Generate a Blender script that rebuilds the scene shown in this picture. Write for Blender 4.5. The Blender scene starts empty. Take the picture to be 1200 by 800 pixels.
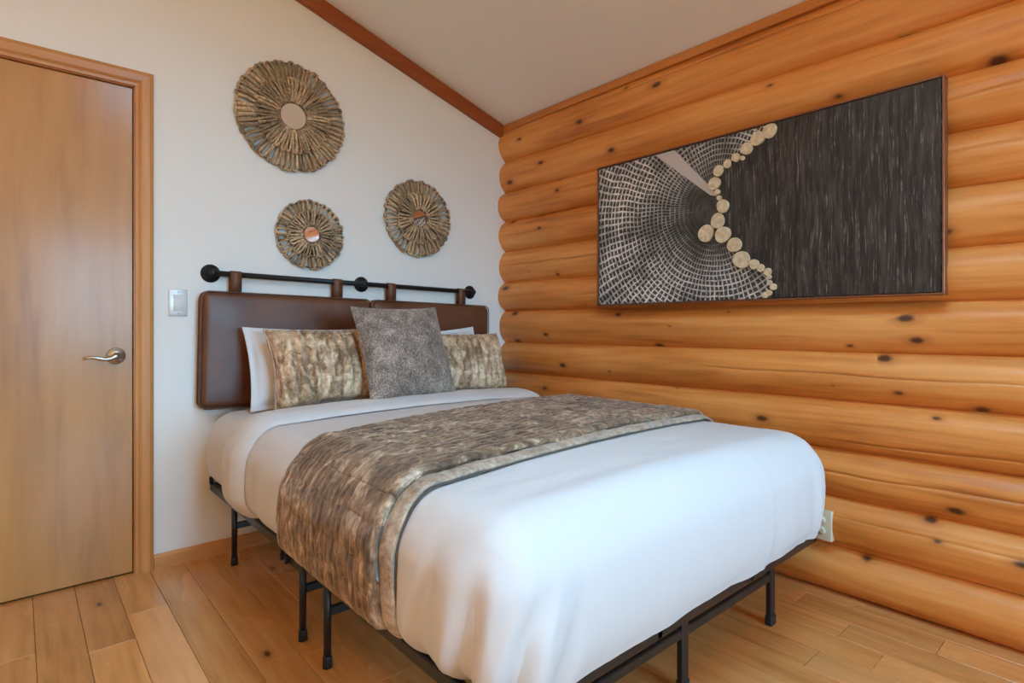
import bpy, bmesh, math, random
import numpy as np
from mathutils import Vector, Matrix

random.seed(7)
sc = bpy.context.scene
COL = sc.collection
R = math.radians

# ------------------------------------------------------------------ camera
CAM_H, YAW, FPX = 1.037, 41.1, 664.0
cd = bpy.data.cameras.new('camera')
cam = bpy.data.objects.new('camera', cd)
COL.objects.link(cam)
cam.location = (0, 0, CAM_H)
cam.rotation_euler = (R(90), 0, R(-YAW))
cd.sensor_width = 36.0
cd.lens = FPX / 1200 * 36.0
cd.shift_y = -18.0 / 1200
cd.clip_start = 0.02
sc.camera = cam

# ------------------------------------------------------------------ light
w = bpy.data.worlds.new('sky')
sc.world = w
w.use_nodes = True
bg = w.node_tree.nodes['Background']
bg.inputs[0].default_value = (0.275, 0.66, 1.0, 1)
bg.inputs[1].default_value = 37.5

FILL_LAMP = 57.0  # strength of the added warm fill lamp

vs = sc.view_settings
vs.view_transform = 'Standard'
vs.look = 'None'
vs.gamma = 1.0
vs.use_curve_mapping = False
vs.exposure = 0.0
sc.cycles.use_denoising = True
sc.cycles.max_bounces = 14
sc.cycles.diffuse_bounces = 10
sc.cycles.glossy_bounces = 5
sc.cycles.transparent_max_bounces = 8
sc.cycles.caustics_reflective = False
sc.cycles.caustics_refractive = False
sc.cycles.sample_clamp_indirect = 8.0

# room measures (camera stands at x=0, y=0)
YB = 2.83            # back wall face
XS = 2.41            # seams between the logs
XL, YF = -1.9, -4.6  # left wall, front wall
CZ, CS = 2.335, 0.30 # ceiling height at log wall, slope


def ceil_z(x):
    return CZ + CS * (2.395 - x)


# window openings in the front wall and portals that guide the sky light
WINS = [(0.22, 1.22, 0.50, 2.35), (1.29, 2.29, 0.50, 2.35)]
for (a, b, c, d) in WINS:
    ld = bpy.data.lights.new('window_portal', 'AREA')
    ld.shape = 'RECTANGLE'
    ld.size, ld.size_y = b - a, d - c
    ld.cycles.is_portal = True
    lo = bpy.data.objects.new('window_portal', ld)
    lo.location = ((a + b) / 2, YF - 0.16, (c + d) / 2)
    lo.rotation_euler = (R(90), 0, 0)
    COL.objects.link(lo)

SKY = (0.45, 1.15, -0.40, 0.70)  # extent of an added roof opening, unseen, that lets sky light onto the bed
ld = bpy.data.lights.new('added_skylight_portal', 'AREA')
ld.shape = 'RECTANGLE'
ld.size, ld.size_y = (SKY[1] - SKY[0]) * 1.03, SKY[3] - SKY[2]
ld.cycles.is_portal = True
lo = bpy.data.objects.new('added_skylight_portal', ld)
lo.location = ((SKY[0] + SKY[1]) / 2, (SKY[2] + SKY[3]) / 2, ceil_z((SKY[0] + SKY[1]) / 2) + 0.21)
lo.rotation_euler = (0, math.atan(CS), 0)
COL.objects.link(lo)

# ------------------------------------------------------------------ helpers
def mesh_data(name, V, F, mat, smooth=True):
    me = bpy.data.meshes.new(name)
    me.from_pydata([tuple(map(float, v)) for v in V], [], [tuple(map(int, f)) for f in F])
    if smooth:
        me.polygons.foreach_set('use_smooth', [True] * len(me.polygons))
    if mat:
        me.materials.append(mat)
    me.update()
    return me


def put(name, me, parent=None, loc=(0, 0, 0), rot=(0, 0, 0), scale=(1, 1, 1)):
    o = bpy.data.objects.new(name, me)
    COL.objects.link(o)
    o.location, o.rotation_euler, o.scale = loc, rot, scale
    if parent:
        o.parent = parent
    return o


def obj(name, VF, mat, parent=None, smooth=True, **k):
    return put(name, mesh_data(name, VF[0], VF[1], mat, smooth), parent, **k)


def tag(o, label, cat, group=None):
    o['label'] = label
    o['category'] = cat
    if group:
        o['group'] = group
    return o


def thing(name, label, cat, loc=(0, 0, 0), rot=(0, 0, 0), group=None):
    o = bpy.data.objects.new(name, None)
    o.empty_display_size = 0.1
    COL.objects.link(o)
    o.location, o.rotation_euler = loc, rot
    return tag(o, label, cat, group)


def struct(o, label=None):
    o['kind'] = 'structure'
    if label:
        o['label'] = label
    return o


def join(*parts):
    V, F = [], []
    for v, f in parts:
        n = len(V)
        V += [tuple(p) for p in v]
        F += [tuple(i + n for i in q) for q in f]
    return V, F


def bm_out(bm):
    bmesh.ops.recalc_face_normals(bm, faces=bm.faces)
    bm.verts.index_update()
    V = [tuple(v.co) for v in bm.verts]
    F = [tuple(v.index for v in f.verts) for f in bm.faces]
    bm.free()
    return V, F


def box(x0, x1, y0, y1, z0, z1, bev=0.0, seg=1):
    bm = bmesh.new()
    bmesh.ops.create_cube(bm, size=1)
    for v in bm.verts:
        v.co = Vector(((x0 + x1) / 2 + v.co.x * (x1 - x0), (y0 + y1) / 2 + v.co.y * (y1 - y0),
                       (z0 + z1) / 2 + v.co.z * (z1 - z0)))
    if bev:
        bmesh.ops.bevel(bm, geom=list(bm.edges), offset=bev, segments=seg, affect='EDGES', profile=0.5)
    return bm_out(bm)


def prism(poly, a, b, axis='Y', bev=0):
    """polygon of 2-d points pushed along an axis"""
    bm = bmesh.new()

    def mk(p, t):
        return {'Y': (p[0], t, p[1]), 'X': (t, p[0], p[1]), 'Z': (p[0], p[1], t)}[axis]
    lo = [bm.verts.new(mk(p, a)) for p in poly]
    hi = [bm.verts.new(mk(p, b)) for p in poly]
    bm.faces.new(lo)
    bm.faces.new(hi)
    n = len(poly)
    for i in range(n):
        bm.faces.new((lo[i], lo[(i + 1) % n], hi[(i + 1) % n], hi[i]))
    if bev:
        bmesh.ops.recalc_face_normals(bm, faces=bm.faces)
        bmesh.ops.bevel(bm, geom=list(bm.edges), offset=bev, segments=1, affect='EDGES')
    return bm_out(bm)


def tube(pts, r, n=8, closed=False, cap=True, flat=1.0):
    pts = [Vector(p) for p in pts]
    m = len(pts)
    rs = r if hasattr(r, '__len__') else [r] * m
    V, F = [], []
    up = None
    for i, p in enumerate(pts):
        a = pts[(i - 1) % m] if (closed or i > 0) else p
        b = pts[(i + 1) % m] if (closed or i < m - 1) else p
        t = (b - a).normalized()
        if up is None:
            up = t.orthogonal().normalized()
        up = (up - t * up.dot(t)).normalized()
        s = t.cross(up)
        for k in range(n):
            q = 2 * math.pi * k / n
            V.append(p + (up * math.cos(q) + s * math.sin(q) * flat) * rs[i])
    for i in range(m if closed else m - 1):
        j = (i + 1) % m
        for k in range(n):
            l = (k + 1) % n
            F.append((i * n + k, i * n + l, j * n + l, j * n + k))
    if cap and not closed:
        F.append(tuple(range(n))[::-1])
        F.append(tuple((m - 1) * n + k for k in range(n)))
    return V, F


def lathe(prof, n=32, axis='Y', c=(0, 0, 0)):
    """profile of (radius, height) spun about an axis through c"""
    V, F = [], []
    m = len(prof)
    for (r, h) in prof:
        for k in range(n):
            q = 2 * math.pi * k / n
            x, y = r * math.cos(q), r * math.sin(q)
            p = {'Y': (x, h, y), 'Z': (x, y, h), 'X': (h, x, y)}[axis]
            V.append((p[0] + c[0], p[1] + c[1], p[2] + c[2]))
    for i in range(m - 1):
        for k in range(n):
            l = (k + 1) % n
            F.append((i * n + k, i * n + l, (i + 1) * n + l, (i + 1) * n + k))
    F.append(tuple(range(n)))
    F.append(tuple((m - 1) * n + k for k in range(n)))
    bm = bmesh.new()
    vs_ = [bm.verts.new(v) for v in V]
    for f in F:
        try:
            bm.faces.new([vs_[i] for i in f])
        except ValueError:
            pass
    bmesh.ops.remove_doubles(bm, verts=bm.verts, dist=1e-6)
    return bm_out(bm)


def vnoise(x, y, z=0.0, seed=0):
    """smooth value noise, numpy, -1..1"""
    x, y, z = np.broadcast_arrays(np.asarray(x, float), np.asarray(y, float), np.asarray(z, float))
    xi, yi, zi = np.floor(x).astype(np.int64), np.floor(y).astype(np.int64), np.floor(z).astype(np.int64)
    fx, fy, fz = x - xi, y - yi, z - zi
    fx, fy, fz = [f * f * f * (f * (f * 6 - 15) + 10) for f in (fx, fy, fz)]

    def h(a, b, c):
        n = (a * 374761393 + b * 668265263 + c * 2147483647 + seed * 1274126177) & 0xffffffff
        n = ((n ^ (n >> 13)) * 1274126177) & 0xffffffff
        n = n ^ (n >> 16)
        return (n & 0xffff) / 32767.5 - 1
    r = 0
    for i in (0, 1):
        for j in (0, 1):
            for k in (0, 1):
                r = r + h(xi + i, yi + j, zi + k) * (fx if i else 1 - fx) * (fy if j else 1 - fy) * (fz if k else 1 - fz)
    return r


def fbm(x, y, z=0.0, seed=0, oct=3):
    r, a = 0, 1.0
    for i in range(oct):
        r = r + a * vnoise(np.asarray(x) * 2 ** i, np.asarray(y) * 2 ** i, np.asarray(z) * 2 ** i, seed + i)
        a *= 0.5
    return r


def grid_faces(nu, nv):
    return [(i * nv + j, (i + 1) * nv + j, (i + 1) * nv + j + 1, i * nv + j + 1)
            for i in range(nu - 1) for j in range(nv - 1)]


# ------------------------------------------------------------------ material builder
class NB:
    def __init__(self, name):
        self.m = bpy.data.materials.new(name)
        self.m.use_nodes = True
        self.t = self.m.node_tree
        self.b = self.t.nodes['Principled BSDF']
        self.out = self.t.nodes['Material Output']

    def new(self, typ):
        return self.t.nodes.new(typ)

    def link(self, a, b):
        self.t.links.new(a, b)

    def set(self, sock, v):
        if hasattr(v, 'is_output') or isinstance(v, bpy.types.NodeSocket):
            self.link(v, sock)
        elif v is not None:
            if hasattr(v, '__len__') and len(v) == 3 and sock.type == 'RGBA':
                v = (*v, 1)
            sock.default_value = v

    def coord(self, rand=0.0):
        o = self.new('ShaderNodeTexCoord').outputs['Object']
        if rand:
            i = self.new('ShaderNodeObjectInfo').outputs['Random']
            s = self.math('MULTIPLY', i, rand)
            c = self.new('ShaderNodeCombineXYZ')
            for k in range(3):
                self.link(s, c.inputs[k])
            v = self.new('ShaderNodeVectorMath')
            v.operation = 'ADD'
            self.link(o, v.inputs[0])
            self.link(c.outputs[0], v.inputs[1])
            o = v.outputs[0]
        return o

    def rnd(self):
        return self.new('ShaderNodeObjectInfo').outputs['Random']

    def scale(self, v, s, loc=(0, 0, 0)):
        n = self.new('ShaderNodeMapping')
        self.set(n.inputs['Vector'], v)
        n.inputs['Scale'].default_value = s
        n.inputs['Location'].default_value = loc
        return n.outputs[0]

    def vadd(self, a, b, op='ADD'):
        v = self.new('ShaderNodeVectorMath')
        v.operation = op
        self.set(v.inputs[0], a)
        self.set(v.inputs[1], b)
        return v.outputs[0]

    def noise(self, v, s=5, d=3, r=0.5, dist=0, col=False):
        n = self.new('ShaderNodeTexNoise')
        self.set(n.inputs['Vector'], v)
        n.inputs['Scale'].default_value = s
        n.inputs['Detail'].default_value = d
        n.inputs['Roughness'].default_value = r
        n.inputs['Distortion'].default_value = dist
        return n.outputs['Color' if col else 'Fac']

    def voro(self, v, s=5, feature='F1'):
        n = self.new('ShaderNodeTexVoronoi')
        n.feature = feature
        self.set(n.inputs['Vector'], v)
        n.inputs['Scale'].default_value = s
        return n

    def math(self, op, a, b=None, c=None, clamp=False):
        n = self.new('ShaderNodeMath')
        n.operation = op
        n.use_clamp = clamp
        self.set(n.inputs[0], a)
        if b is not None:
            self.set(n.inputs[1], b)
        if c is not None:
            self.set(n.inputs[2], c)
        return n.outputs[0]

    def sep(self, v):
        n = self.new('ShaderNodeSeparateXYZ')
        self.set(n.inputs[0], v)
        return n.outputs

    def comb(self, x, y, z):
        n = self.new('ShaderNodeCombineXYZ')
        for i, q in enumerate((x, y, z)):
            self.set(n.inputs[i], q)
        return n.outputs[0]

    def ramp(self, f, stops):
        n = self.new('ShaderNodeValToRGB')
        self.set(n.inputs[0], f)
        e = n.color_ramp.elements
        while len(e) < len(stops):
            e.new(0.5)
        for i, (p, c) in enumerate(stops):
            e[i].position = p
            if not hasattr(c, '__len__'):
                c = (c, c, c)
            e[i].color = (*c, 1)
        return n.outputs[0]

    def map(self, f, a, b, c=0.0, d=1.0):
        n = self.new('ShaderNodeMapRange')
        n.interpolation_type = 'SMOOTHSTEP'
        for i, q in enumerate((f, a, b, c, d)):
            self.set(n.inputs[i], q)
        return n.outputs[0]

    def mix(self, f, a, b, mode='MIX'):
        n = self.new('ShaderNodeMix')
        n.data_type = 'RGBA'
        n.blend_type = mode
        self.set(n.inputs[0], f)
        self.set(n.inputs[6], a)
        self.set(n.inputs[7], b)
        return n.outputs[2]

    def bump(self, h, s=0.2, d=0.01):
        n = self.new('ShaderNodeBump')
        n.inputs['Strength'].default_value = s
        n.inputs['Distance'].default_value = d
        self.set(n.inputs['Height'], h)
        self.link(n.outputs[0], self.b.inputs['Normal'])

    def pbr(self, **k):
        for q, v in k.items():
            self.set(self.b.inputs[q.replace('_', ' ')], v)
        return self.m


def srgb(r, g, b):
    return tuple(((c / 255) / 12.92 if c / 255 <= 0.04045 else ((c / 255 + 0.055) / 1.055) ** 2.4) for c in (r, g, b))


def wood(name, dark, mid, light, axis, grain=60, stretch=0.06, knots=None, rough=0.35, coat=0.0, rand=17.0,
         blotch=2.5, var=0.0, bump=0.15, streaks=0.0):
    n = NB(name)
    c = n.coord(rand)
    sc3 = [1, 1, 1]
    ai = 'XYZ'.index(axis)
    sc3[ai] = stretch
    warp = n.noise(n.scale(c, [q * (3 if i != ai else 1.5) for i, q in enumerate((1, 1, 1))]), 1.0, 2, 0.5, 0, True)
    cw = n.vadd(c, n.vadd(warp, (0.035, 0.035, 0.035), 'MULTIPLY'))
    g = n.noise(n.scale(cw, sc3), grain, 4, 0.6, 0.25)
    b = n.noise(n.scale(c, [1 if i != ai else 0.3 for i in range(3)]), blotch, 3, 0.55)
    f = n.math('ADD', n.math('MULTIPLY', g, 0.55), n.math('MULTIPLY', b, 0.55))
    col = n.ramp(f, [(0.34, dark), (0.52, mid), (0.74, light)])
    if streaks:
        s = n.noise(n.scale(c, sc3), grain * 0.16, 3, 0.6, 0.3)
        col = n.mix(n.map(s, 0.56, 0.72, 0, streaks), col, dark)
    if knots:
        ks, kth = knots
        q3 = n.sep(c)
        al = q3[ai]
        ac = q3[2] if ai != 2 else q3[0]
        if ai == 1 and ks < 0:
            ac = q3[0]
        ks = abs(ks)
        v = n.voro(n.comb(n.math('MULTIPLY', al, ks * 0.5), n.math('MULTIPLY', ac, ks), 0.0), 1.0)
        v.voronoi_dimensions = '2D'
        cellr = n.sep(v.outputs['Color'])
        size = n.map(cellr[0], kth, 1.0, 0.015, 0.12)
        wob = n.math('MULTIPLY', n.noise(c, 40, 2), 0.05)
        d = n.math('ADD', v.outputs['Distance'], wob)
        on = n.math('GREATER_THAN', cellr[0], kth)
        k1 = n.math('MULTIPLY', on, n.math('SUBTRACT', 1.0, n.map(d, n.math('MULTIPLY', size, 0.6), n.math('ADD', size, 0.045))))
        halo = n.math('MULTIPLY', on, n.math('SUBTRACT', 1.0, n.map(d, size, n.math('ADD', n.math('MULTIPLY', size, 2.2), 0.06))))
        col = n.mix(n.math('MULTIPLY', halo, 0.45), col, dark)
        col = n.mix(n.math('MULTIPLY', k1, 0.92), col, (0.045, 0.013, 0.005))
    if var:
        vv = n.map(n.rnd(), 0, 1, 1 - var, 1 + var)
        h = n.new('ShaderNodeHueSaturation')
        n.set(h.inputs['Value'], vv)
        n.set(h.inputs['Color'], col)
        col = h.outputs[0]
    n.bump(g, bump, 0.002)
    n.pbr(Base_Color=col, Roughness=n.map(b, 0.3, 0.7, rough - 0.05, rough + 0.07))
    if coat:
        n.pbr(Coat_Weight=coat, Coat_Roughness=0.18)
    return n.m


def plain(name, col, rough=0.5, metal=0.0, bump=0.0, bscale=300, mott=0.0, mscale=30, **k):
    n = NB(name)
    c = n.coord()
    if mott:
        f = n.noise(c, mscale, 3)
        colr = n.mix(f, tuple(q * (1 - mott) for q in col), tuple(min(1, q * (1 + mott)) for q in col))
    else:
        colr = col
    if bump:
        n.bump(n.noise(c, bscale, 2), bump, 0.002)
    return n.pbr(Base_Color=colr, Roughness=rough, Metallic=metal, **k)


M = {}
M['paint'] = plain('wall_paint', (0.76, 0.755, 0.72), 0.6, bump=0.06, bscale=220)
M['ceil'] = plain('ceiling_paint', (0.88, 0.90, 0.89), 0.85, bump=0.05, bscale=150)
M['log'] = wood('log_wood', (0.38, 0.105, 0.014), (0.67, 0.258, 0.053), (0.82, 0.40, 0.118), 'Y', grain=34, stretch=0.045,
                knots=(7.5, 0.47), rough=0.45, coat=0.08, blotch=3.5, bump=0.15, streaks=0.25)
M['trimwood'] = wood('trim_wood', (0.19, 0.036, 0.004), (0.29, 0.066, 0.009), (0.36, 0.095, 0.016), 'X', grain=40, stretch=0.05,
                     knots=(6.0, 0.74), rough=0.45)
M['trimwoodY'] = wood('trim_wood_long', (0.36, 0.11, 0.02), (0.54, 0.20, 0.042), (0.62, 0.26, 0.065), 'Y', grain=40, stretch=0.05,
                      rough=0.4)
M['casing'] = wood('casing_wood', (0.34, 0.115, 0.022), (0.50, 0.205, 0.05), (0.60, 0.275, 0.08), 'Z', grain=50, stretch=0.04, rough=0.4)
M['casingX'] = wood('casing_wood_head', (0.34, 0.115, 0.022), (0.50, 0.205, 0.05), (0.60, 0.275, 0.08), 'X', grain=50, stretch=0.04, rough=0.4)
M['base'] = wood('baseboard_wood', (0.38, 0.14, 0.03), (0.54, 0.235, 0.062), (0.64, 0.30, 0.09), 'X', grain=50, stretch=0.04, rough=0.45)
M['door'] = wood('door_veneer', (0.29, 0.100, 0.015), (0.45, 0.195, 0.038), (0.55, 0.262, 0.062), 'Z', grain=14, stretch=0.10, rough=0.5,
                 coat=0.3, blotch=1.6, bump=0.05, streaks=0.45)
M['floor'] = wood('floor_plank_wood', (0.36, 0.145, 0.038), (0.60, 0.275, 0.086), (0.74, 0.38, 0.14), 'Y', grain=26, stretch=0.07, knots=(-5.0, 0.88),
                  rough=0.24, coat=0.3, blotch=3.0, var=0.10, bump=0.05, streaks=0.35, rand=41.0)
M['gap'] = plain('floor_joint', (0.10, 0.045, 0.018), 0.9)
M['black'] = plain('black_steel', (0.012, 0.013, 0.015), 0.32, metal=0.0, bump=0.05)
M['iron'] = plain('dark_iron', (0.022, 0.023, 0.026), 0.42, metal=0.6, bump=0.15, bscale=120)
M['rubber'] = plain('rubber_cap', (0.012, 0.012, 0.012), 0.6)
M['nickel'] = plain('brushed_nickel', (0.52, 0.50, 0.46), 0.28, metal=1.0)
M['plastic'] = plain('white_plastic', (0.70, 0.70, 0.68), 0.35)
M['platemetal'] = plain('switch_plate', (0.66, 0.66, 0.65), 0.3, metal=0.4)
M['ivory'] = plain('ivory_plastic', (0.62, 0.56, 0.42), 0.4)
M['dark'] = plain('dark_slot', (0.01, 0.01, 0.01), 0.8)
M['glass_mirror'] = plain('mirror_glass', (0.9, 0.9, 0.9), 0.02, metal=1.0)
M['copper'] = plain('copper_frame', (0.24, 0.095, 0.05), 0.38, metal=0.55)
M['blackedge'] = plain('black_edge', (0.01, 0.01, 0.01), 0.6)
M['piping'] = plain('dark_piping', (0.10, 0.07, 0.05), 0.7)


def leather():
    n = NB('brown_leather')
    c = n.coord()
    b = n.noise(c, 4.5, 3)
    col = n.ramp(b, [(0.25, (0.075, 0.022, 0.008)), (0.75, (0.16, 0.055, 0.02))])
    v = n.voro(c, 420)
    n.bump(v.outputs['Distance'], 0.10, 0.001)
    return n.pbr(Base_Color=col, Roughness=n.map(b, 0.2, 0.8, 0.36, 0.48))


M['leather'] = leather()
M['strap'] = plain('strap_leather', (0.13, 0.043, 0.017), 0.5, bump=0.1, mott=0.25)


def cotton():
    n = NB('white_cotton')
    c = n.coord()
    wv = n.noise(c, 900, 1)
    fold = n.noise(n.scale(c, (1, 1, 0.35)), 9, 3, 0.55, 0.4)
    n.bump(n.math('ADD', n.math('MULTIPLY', wv, 0.03), fold), 0.22, 0.012)
    return n.pbr(Base_Color=(0.62, 0.62, 0.625), Roughness=0.75, Sheen_Weight=0.1)


M['cotton'] = cotton()


def velvet(name, dark, mid, light, sc3=(1, 1, 1), s=26, lo=0.36, hi=0.66):
    n = NB(name)
    c = n.coord()
    a = n.noise(n.scale(c, sc3), s, 4, 0.62, 1.2)
    b = n.noise(n.scale(c, sc3), s * 4.5, 3, 0.6, 0.8)
    big = n.noise(c, 4, 2)
    f = n.math('ADD', n.math('ADD', n.math('MULTIPLY', a, 0.62), n.math('MULTIPLY', b, 0.28)), n.math('MULTIPLY', big, 0.1))
    col = n.ramp(f, [(lo, dark), ((lo + hi) / 2, mid), (hi, light)])
    n.bump(f, 0.22, 0.004)
    return n.pbr(Base_Color=col, Roughness=n.map(f, lo, hi, 0.5, 0.38), Sheen_Weight=0.35, Sheen_Roughness=0.4)


M['velvet'] = velvet('crushed_velvet_brown', (0.075, 0.040, 0.020), (0.235, 0.145, 0.082), (0.64, 0.49, 0.35), (0.9, 1.4, 0.7), 15, 0.40, 0.65)
M['velvet_edge'] = velvet('crushed_velvet_border', (0.20, 0.13, 0.08), (0.42, 0.32, 0.23), (0.62, 0.52, 0.41), (1, 1, 1), 24)
M['velvet_sham'] = velvet('crushed_velvet_beige', (0.17, 0.088, 0.040), (0.46, 0.295, 0.165), (0.78, 0.58, 0.39), (1.1, 1, 0.8), 17, 0.40, 0.62)


def tweed():
    n = NB('grey_tweed')
    c = n.coord()
    d1 = n.noise(n.scale(c, (1, 1, 1)), 190, 2, 0.75)
    rot = n.new('ShaderNodeMapping')
    n.link(c, rot.inputs['Vector'])
    rot.inputs['Rotation'].default_value = (0, R(45), 0)
    rot.inputs['Scale'].default_value = (1, 1, 0.35)
    d2 = n.noise(rot.outputs[0], 230, 2, 0.6)
    big = n.noise(c, 13, 4, 0.7, 0.6)
    f = n.math('ADD', n.math('ADD', n.math('MULTIPLY', d1, 0.45), n.math('MULTIPLY', d2, 0.35)), n.math('MULTIPLY', big, 0.42))
    col = n.ramp(f, [(0.46, (0.045, 0.031, 0.023)), (0.60, (0.20, 0.145, 0.113)), (0.76, (0.54, 0.42, 0.345))])
    n.bump(f, 0.5, 0.003)
    return n.pbr(Base_Color=col, Roughness=0.9, Sheen_Weight=0.2)


M['tweed'] = tweed()


def rope(name, tint=1.0):
    n = NB(name)
    c = n.coord(9)
    f = n.noise(c, 90, 3, 0.6)
    col = n.ramp(f, [(0.3, (0.19 * tint, 0.115 * tint, 0.056 * tint)), (0.7, (0.66 * tint, 0.48 * tint, 0.295 * tint))])
    vv = n.map(n.rnd(), 0, 1, 0.6, 1.25)
    h = n.new('ShaderNodeHueSaturation')
    n.set(h.inputs['Value'], vv)
    n.set(h.inputs['Color'], col)
    n.bump(n.noise(n.scale(c, (1, 1, 1)), 260, 2), 0.5, 0.003)
    return n.pbr(Base_Color=h.outputs[0], Roughness=0.9)


M['rope'] = rope('seagrass_rope')
M['rim'] = plain('wire_rim', (0.10, 0.06, 0.035), 0.7, bump=0.3, bscale=90)

# ------------------------------------------------------------------ shell of the room
# floor: sub-floor plus single planks
floor = struct(obj('floor', box(XL - 0.2, XS + 0.25, YF - 0.2, YB + 0.2, -0.12, -0.006), M['gap'], smooth=False))
PW = 0.1262
SPECIAL = {2: [2.437], 17: [0.908, 0.470], 16: [0.713], 14: [0.719], 15: [0.577], 5: [1.78], 6: [1.50], 4: [2.79], 13: [1.30], 3: [1.2]}
rng = random.Random(11)
k0 = int(math.floor((XL - 0.043) / PW))
for k in range(k0, 20):
    xa, xb = 0.043 + k * PW, 0.043 + (k + 1) * PW
    xb = min(xb, 2.50)
    cuts = list(SPECIAL.get(k, []))
    y = YF - rng.uniform(0, 1.1)
    while y < YB:
        y += rng.uniform(0.75, 1.7)
        if all(abs(y - c) > 0.55 for c in cuts) and YF + 0.3 < y < YB - 0.25:
            cuts.append(y)
    cuts = sorted(cuts)
    ys = [YF - 0.05] + cuts + [YB + 0.04]
    for a, b in zip(ys[:-1], ys[1:]):
        o = obj('plank', box(-(xb - xa) / 2 + 0.0006, (xb - xa) / 2 - 0.0006, -(b - a) / 2 + 0.0006, (b - a) / 2 - 0.0006, -0.012, 0.0, 0.0012),
                M['floor'], floor, smooth=False, loc=((xa + xb) / 2, (a + b) / 2, 0))

# back wall with the door opening
DX0, DX1, DZ = -0.50, 0.372, 2.042     # opening
xr = XS + 0.25
back = struct(obj('wall_back', join(
    prism([(XL - 0.2, -0.05), (DX0, -0.05), (DX0, ceil_z(DX0) + 0.05), (XL - 0.2, ceil_z(XL - 0.2) + 0.05)], YB, YB + 0.12),
    prism([(DX0, DZ), (DX1, DZ), (DX1, ceil_z(DX1) + 0.05), (DX0, ceil_z(DX0) + 0.05)], YB, YB + 0.12),
    prism([(DX1, -0.05), (xr, -0.05), (xr, ceil_z(xr) + 0.05), (DX1, ceil_z(DX1) + 0.05)], YB, YB + 0.12)), M['paint'], smooth=False))
obj('closet_backing', box(DX0 - 0.1, DX1 + 0.1, YB + 0.13, YB + 0.15, -0.05, 2.2), M['dark'], back, smooth=False)
left = struct(obj('wall_left', box(XL - 0.15, XL, YF - 0.15, YB + 0.12, -0.05, 3.75), M['paint'], smooth=False))
# front wall with two window openings
fr = []
zt = lambda x: ceil_z(x) + 0.05
xs_ = [XL - 0.15, WINS[0][0], WINS[0][1], WINS[1][0], WINS[1][1], xr]
for i in range(5):
    a, b = xs_[i], xs_[i + 1]
    if i in (1, 3):
        wz0, wz1 = WINS[i // 2][2], WINS[i // 2][3]
        fr.append(box(a, b, YF - 0.15, YF, -0.05, wz0))
        fr.append(prism([(a, wz1), (b, wz1), (b, zt(b)), (a, zt(a))], YF - 0.15, YF))
    else:
        fr.append(prism([(a, -0.05), (b, -0.05), (b, zt(b)), (a, zt(a))], YF - 0.15, YF))
struct(obj('wall_front', join(*fr), M['paint'], smooth=False))
pane_n = NB('window_glass')
tr = pane_n.new('ShaderNodeBsdfTransparent')
gl = pane_n.new('ShaderNodeBsdfGlossy')
gl.inputs['Roughness'].default_value = 0.02
mx = pane_n.new('ShaderNodeMixShader')
mx.inputs[0].default_value = 0.06
pane_n.link(tr.outputs[0], mx.inputs[1])
pane_n.link(gl.outputs[0], mx.inputs[2])
pane_n.link(mx.outputs[0], pane_n.out.inputs['Surface'])
M['pane'] = pane_n.m
for i, (a, b, c, d) in enumerate(WINS):
    f = join(box(a, a + 0.05, YF - 0.11, YF + 0.015, c, d, 0.003), box(b - 0.05, b, YF - 0.11, YF + 0.015, c, d, 0.003),
             box(a, b, YF - 0.11, YF + 0.015, c, c + 0.05, 0.003), box(a, b, YF - 0.11, YF + 0.015, d - 0.05, d, 0.003))
    wi = struct(obj('window_%d' % (i + 1), f, M['casing'], smooth=False))
    obj('pane', box(a + 0.045, b - 0.045, YF - 0.07, YF - 0.064, c + 0.045, d - 0.045), M['pane'], wi, smooth=False)

# sloping ceiling
def slab(x0, x1, y0, y1, za=0.0, zb=0.16):
    return prism([(x0, ceil_z(x0) + za), (x1, ceil_z(x1) + za), (x1, ceil_z(x1) + zb), (x0, ceil_z(x0) + zb)], y0, y1)


ky0, ky1 = SKY[2], SKY[3]
ceil_ = struct(obj('ceiling', join(slab(XL - 0.2, xr, YF - 0.2, ky0), slab(XL - 0.2, xr, ky1, YB + 0.12),
                                   slab(XL - 0.2, SKY[0], ky0, ky1), slab(SKY[1], xr, ky0, ky1)), M['ceil'], smooth=False))
# made-up roof window, out of view, added to light the bed from above
sk = struct(obj('window_3', join(slab(SKY[0], SKY[0] + 0.04, ky0, ky1, 0.0, 0.2), slab(SKY[1] - 0.04, SKY[1], ky0, ky1, 0.0, 0.2),
                                 slab(SKY[0], SKY[1], ky0, ky0 + 0.04, 0.0, 0.2), slab(SKY[0], SKY[1], ky1 - 0.04, ky1, 0.0, 0.2)), M['paint'], smooth=False))
obj('pane', slab(SKY[0] + 0.03, SKY[1] - 0.03, ky0 + 0.03, ky1 - 0.03, 0.12, 0.126), M['pane'], sk, smooth=False)
# timber where ceiling meets the back wall, and where it meets the logs
struct(obj('trim_1', prism([(XL, ceil_z(XL)), (2.40, ceil_z(2.40)), (2.40, ceil_z(2.40) - 0.084), (XL, ceil_z(XL) - 0.092)],
                           YB - 0.028, YB + 0.005, bev=0.003), M['trimwood'], smooth=False))
struct(obj('trim_2', box(2.372, 2.45, YF, YB, 2.294, 2.337, 0.003), M['trimwoodY'], smooth=False))
# baseboard from the casing to the logs
struct(obj('baseboard_back', prism([(YB - 0.016, 0), (YB, 0), (YB, 0.062), (YB - 0.008, 0.062), (YB - 0.016, 0.052)], 0.437, 2.44, 'X'),
           M['base'], smooth=False))

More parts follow.
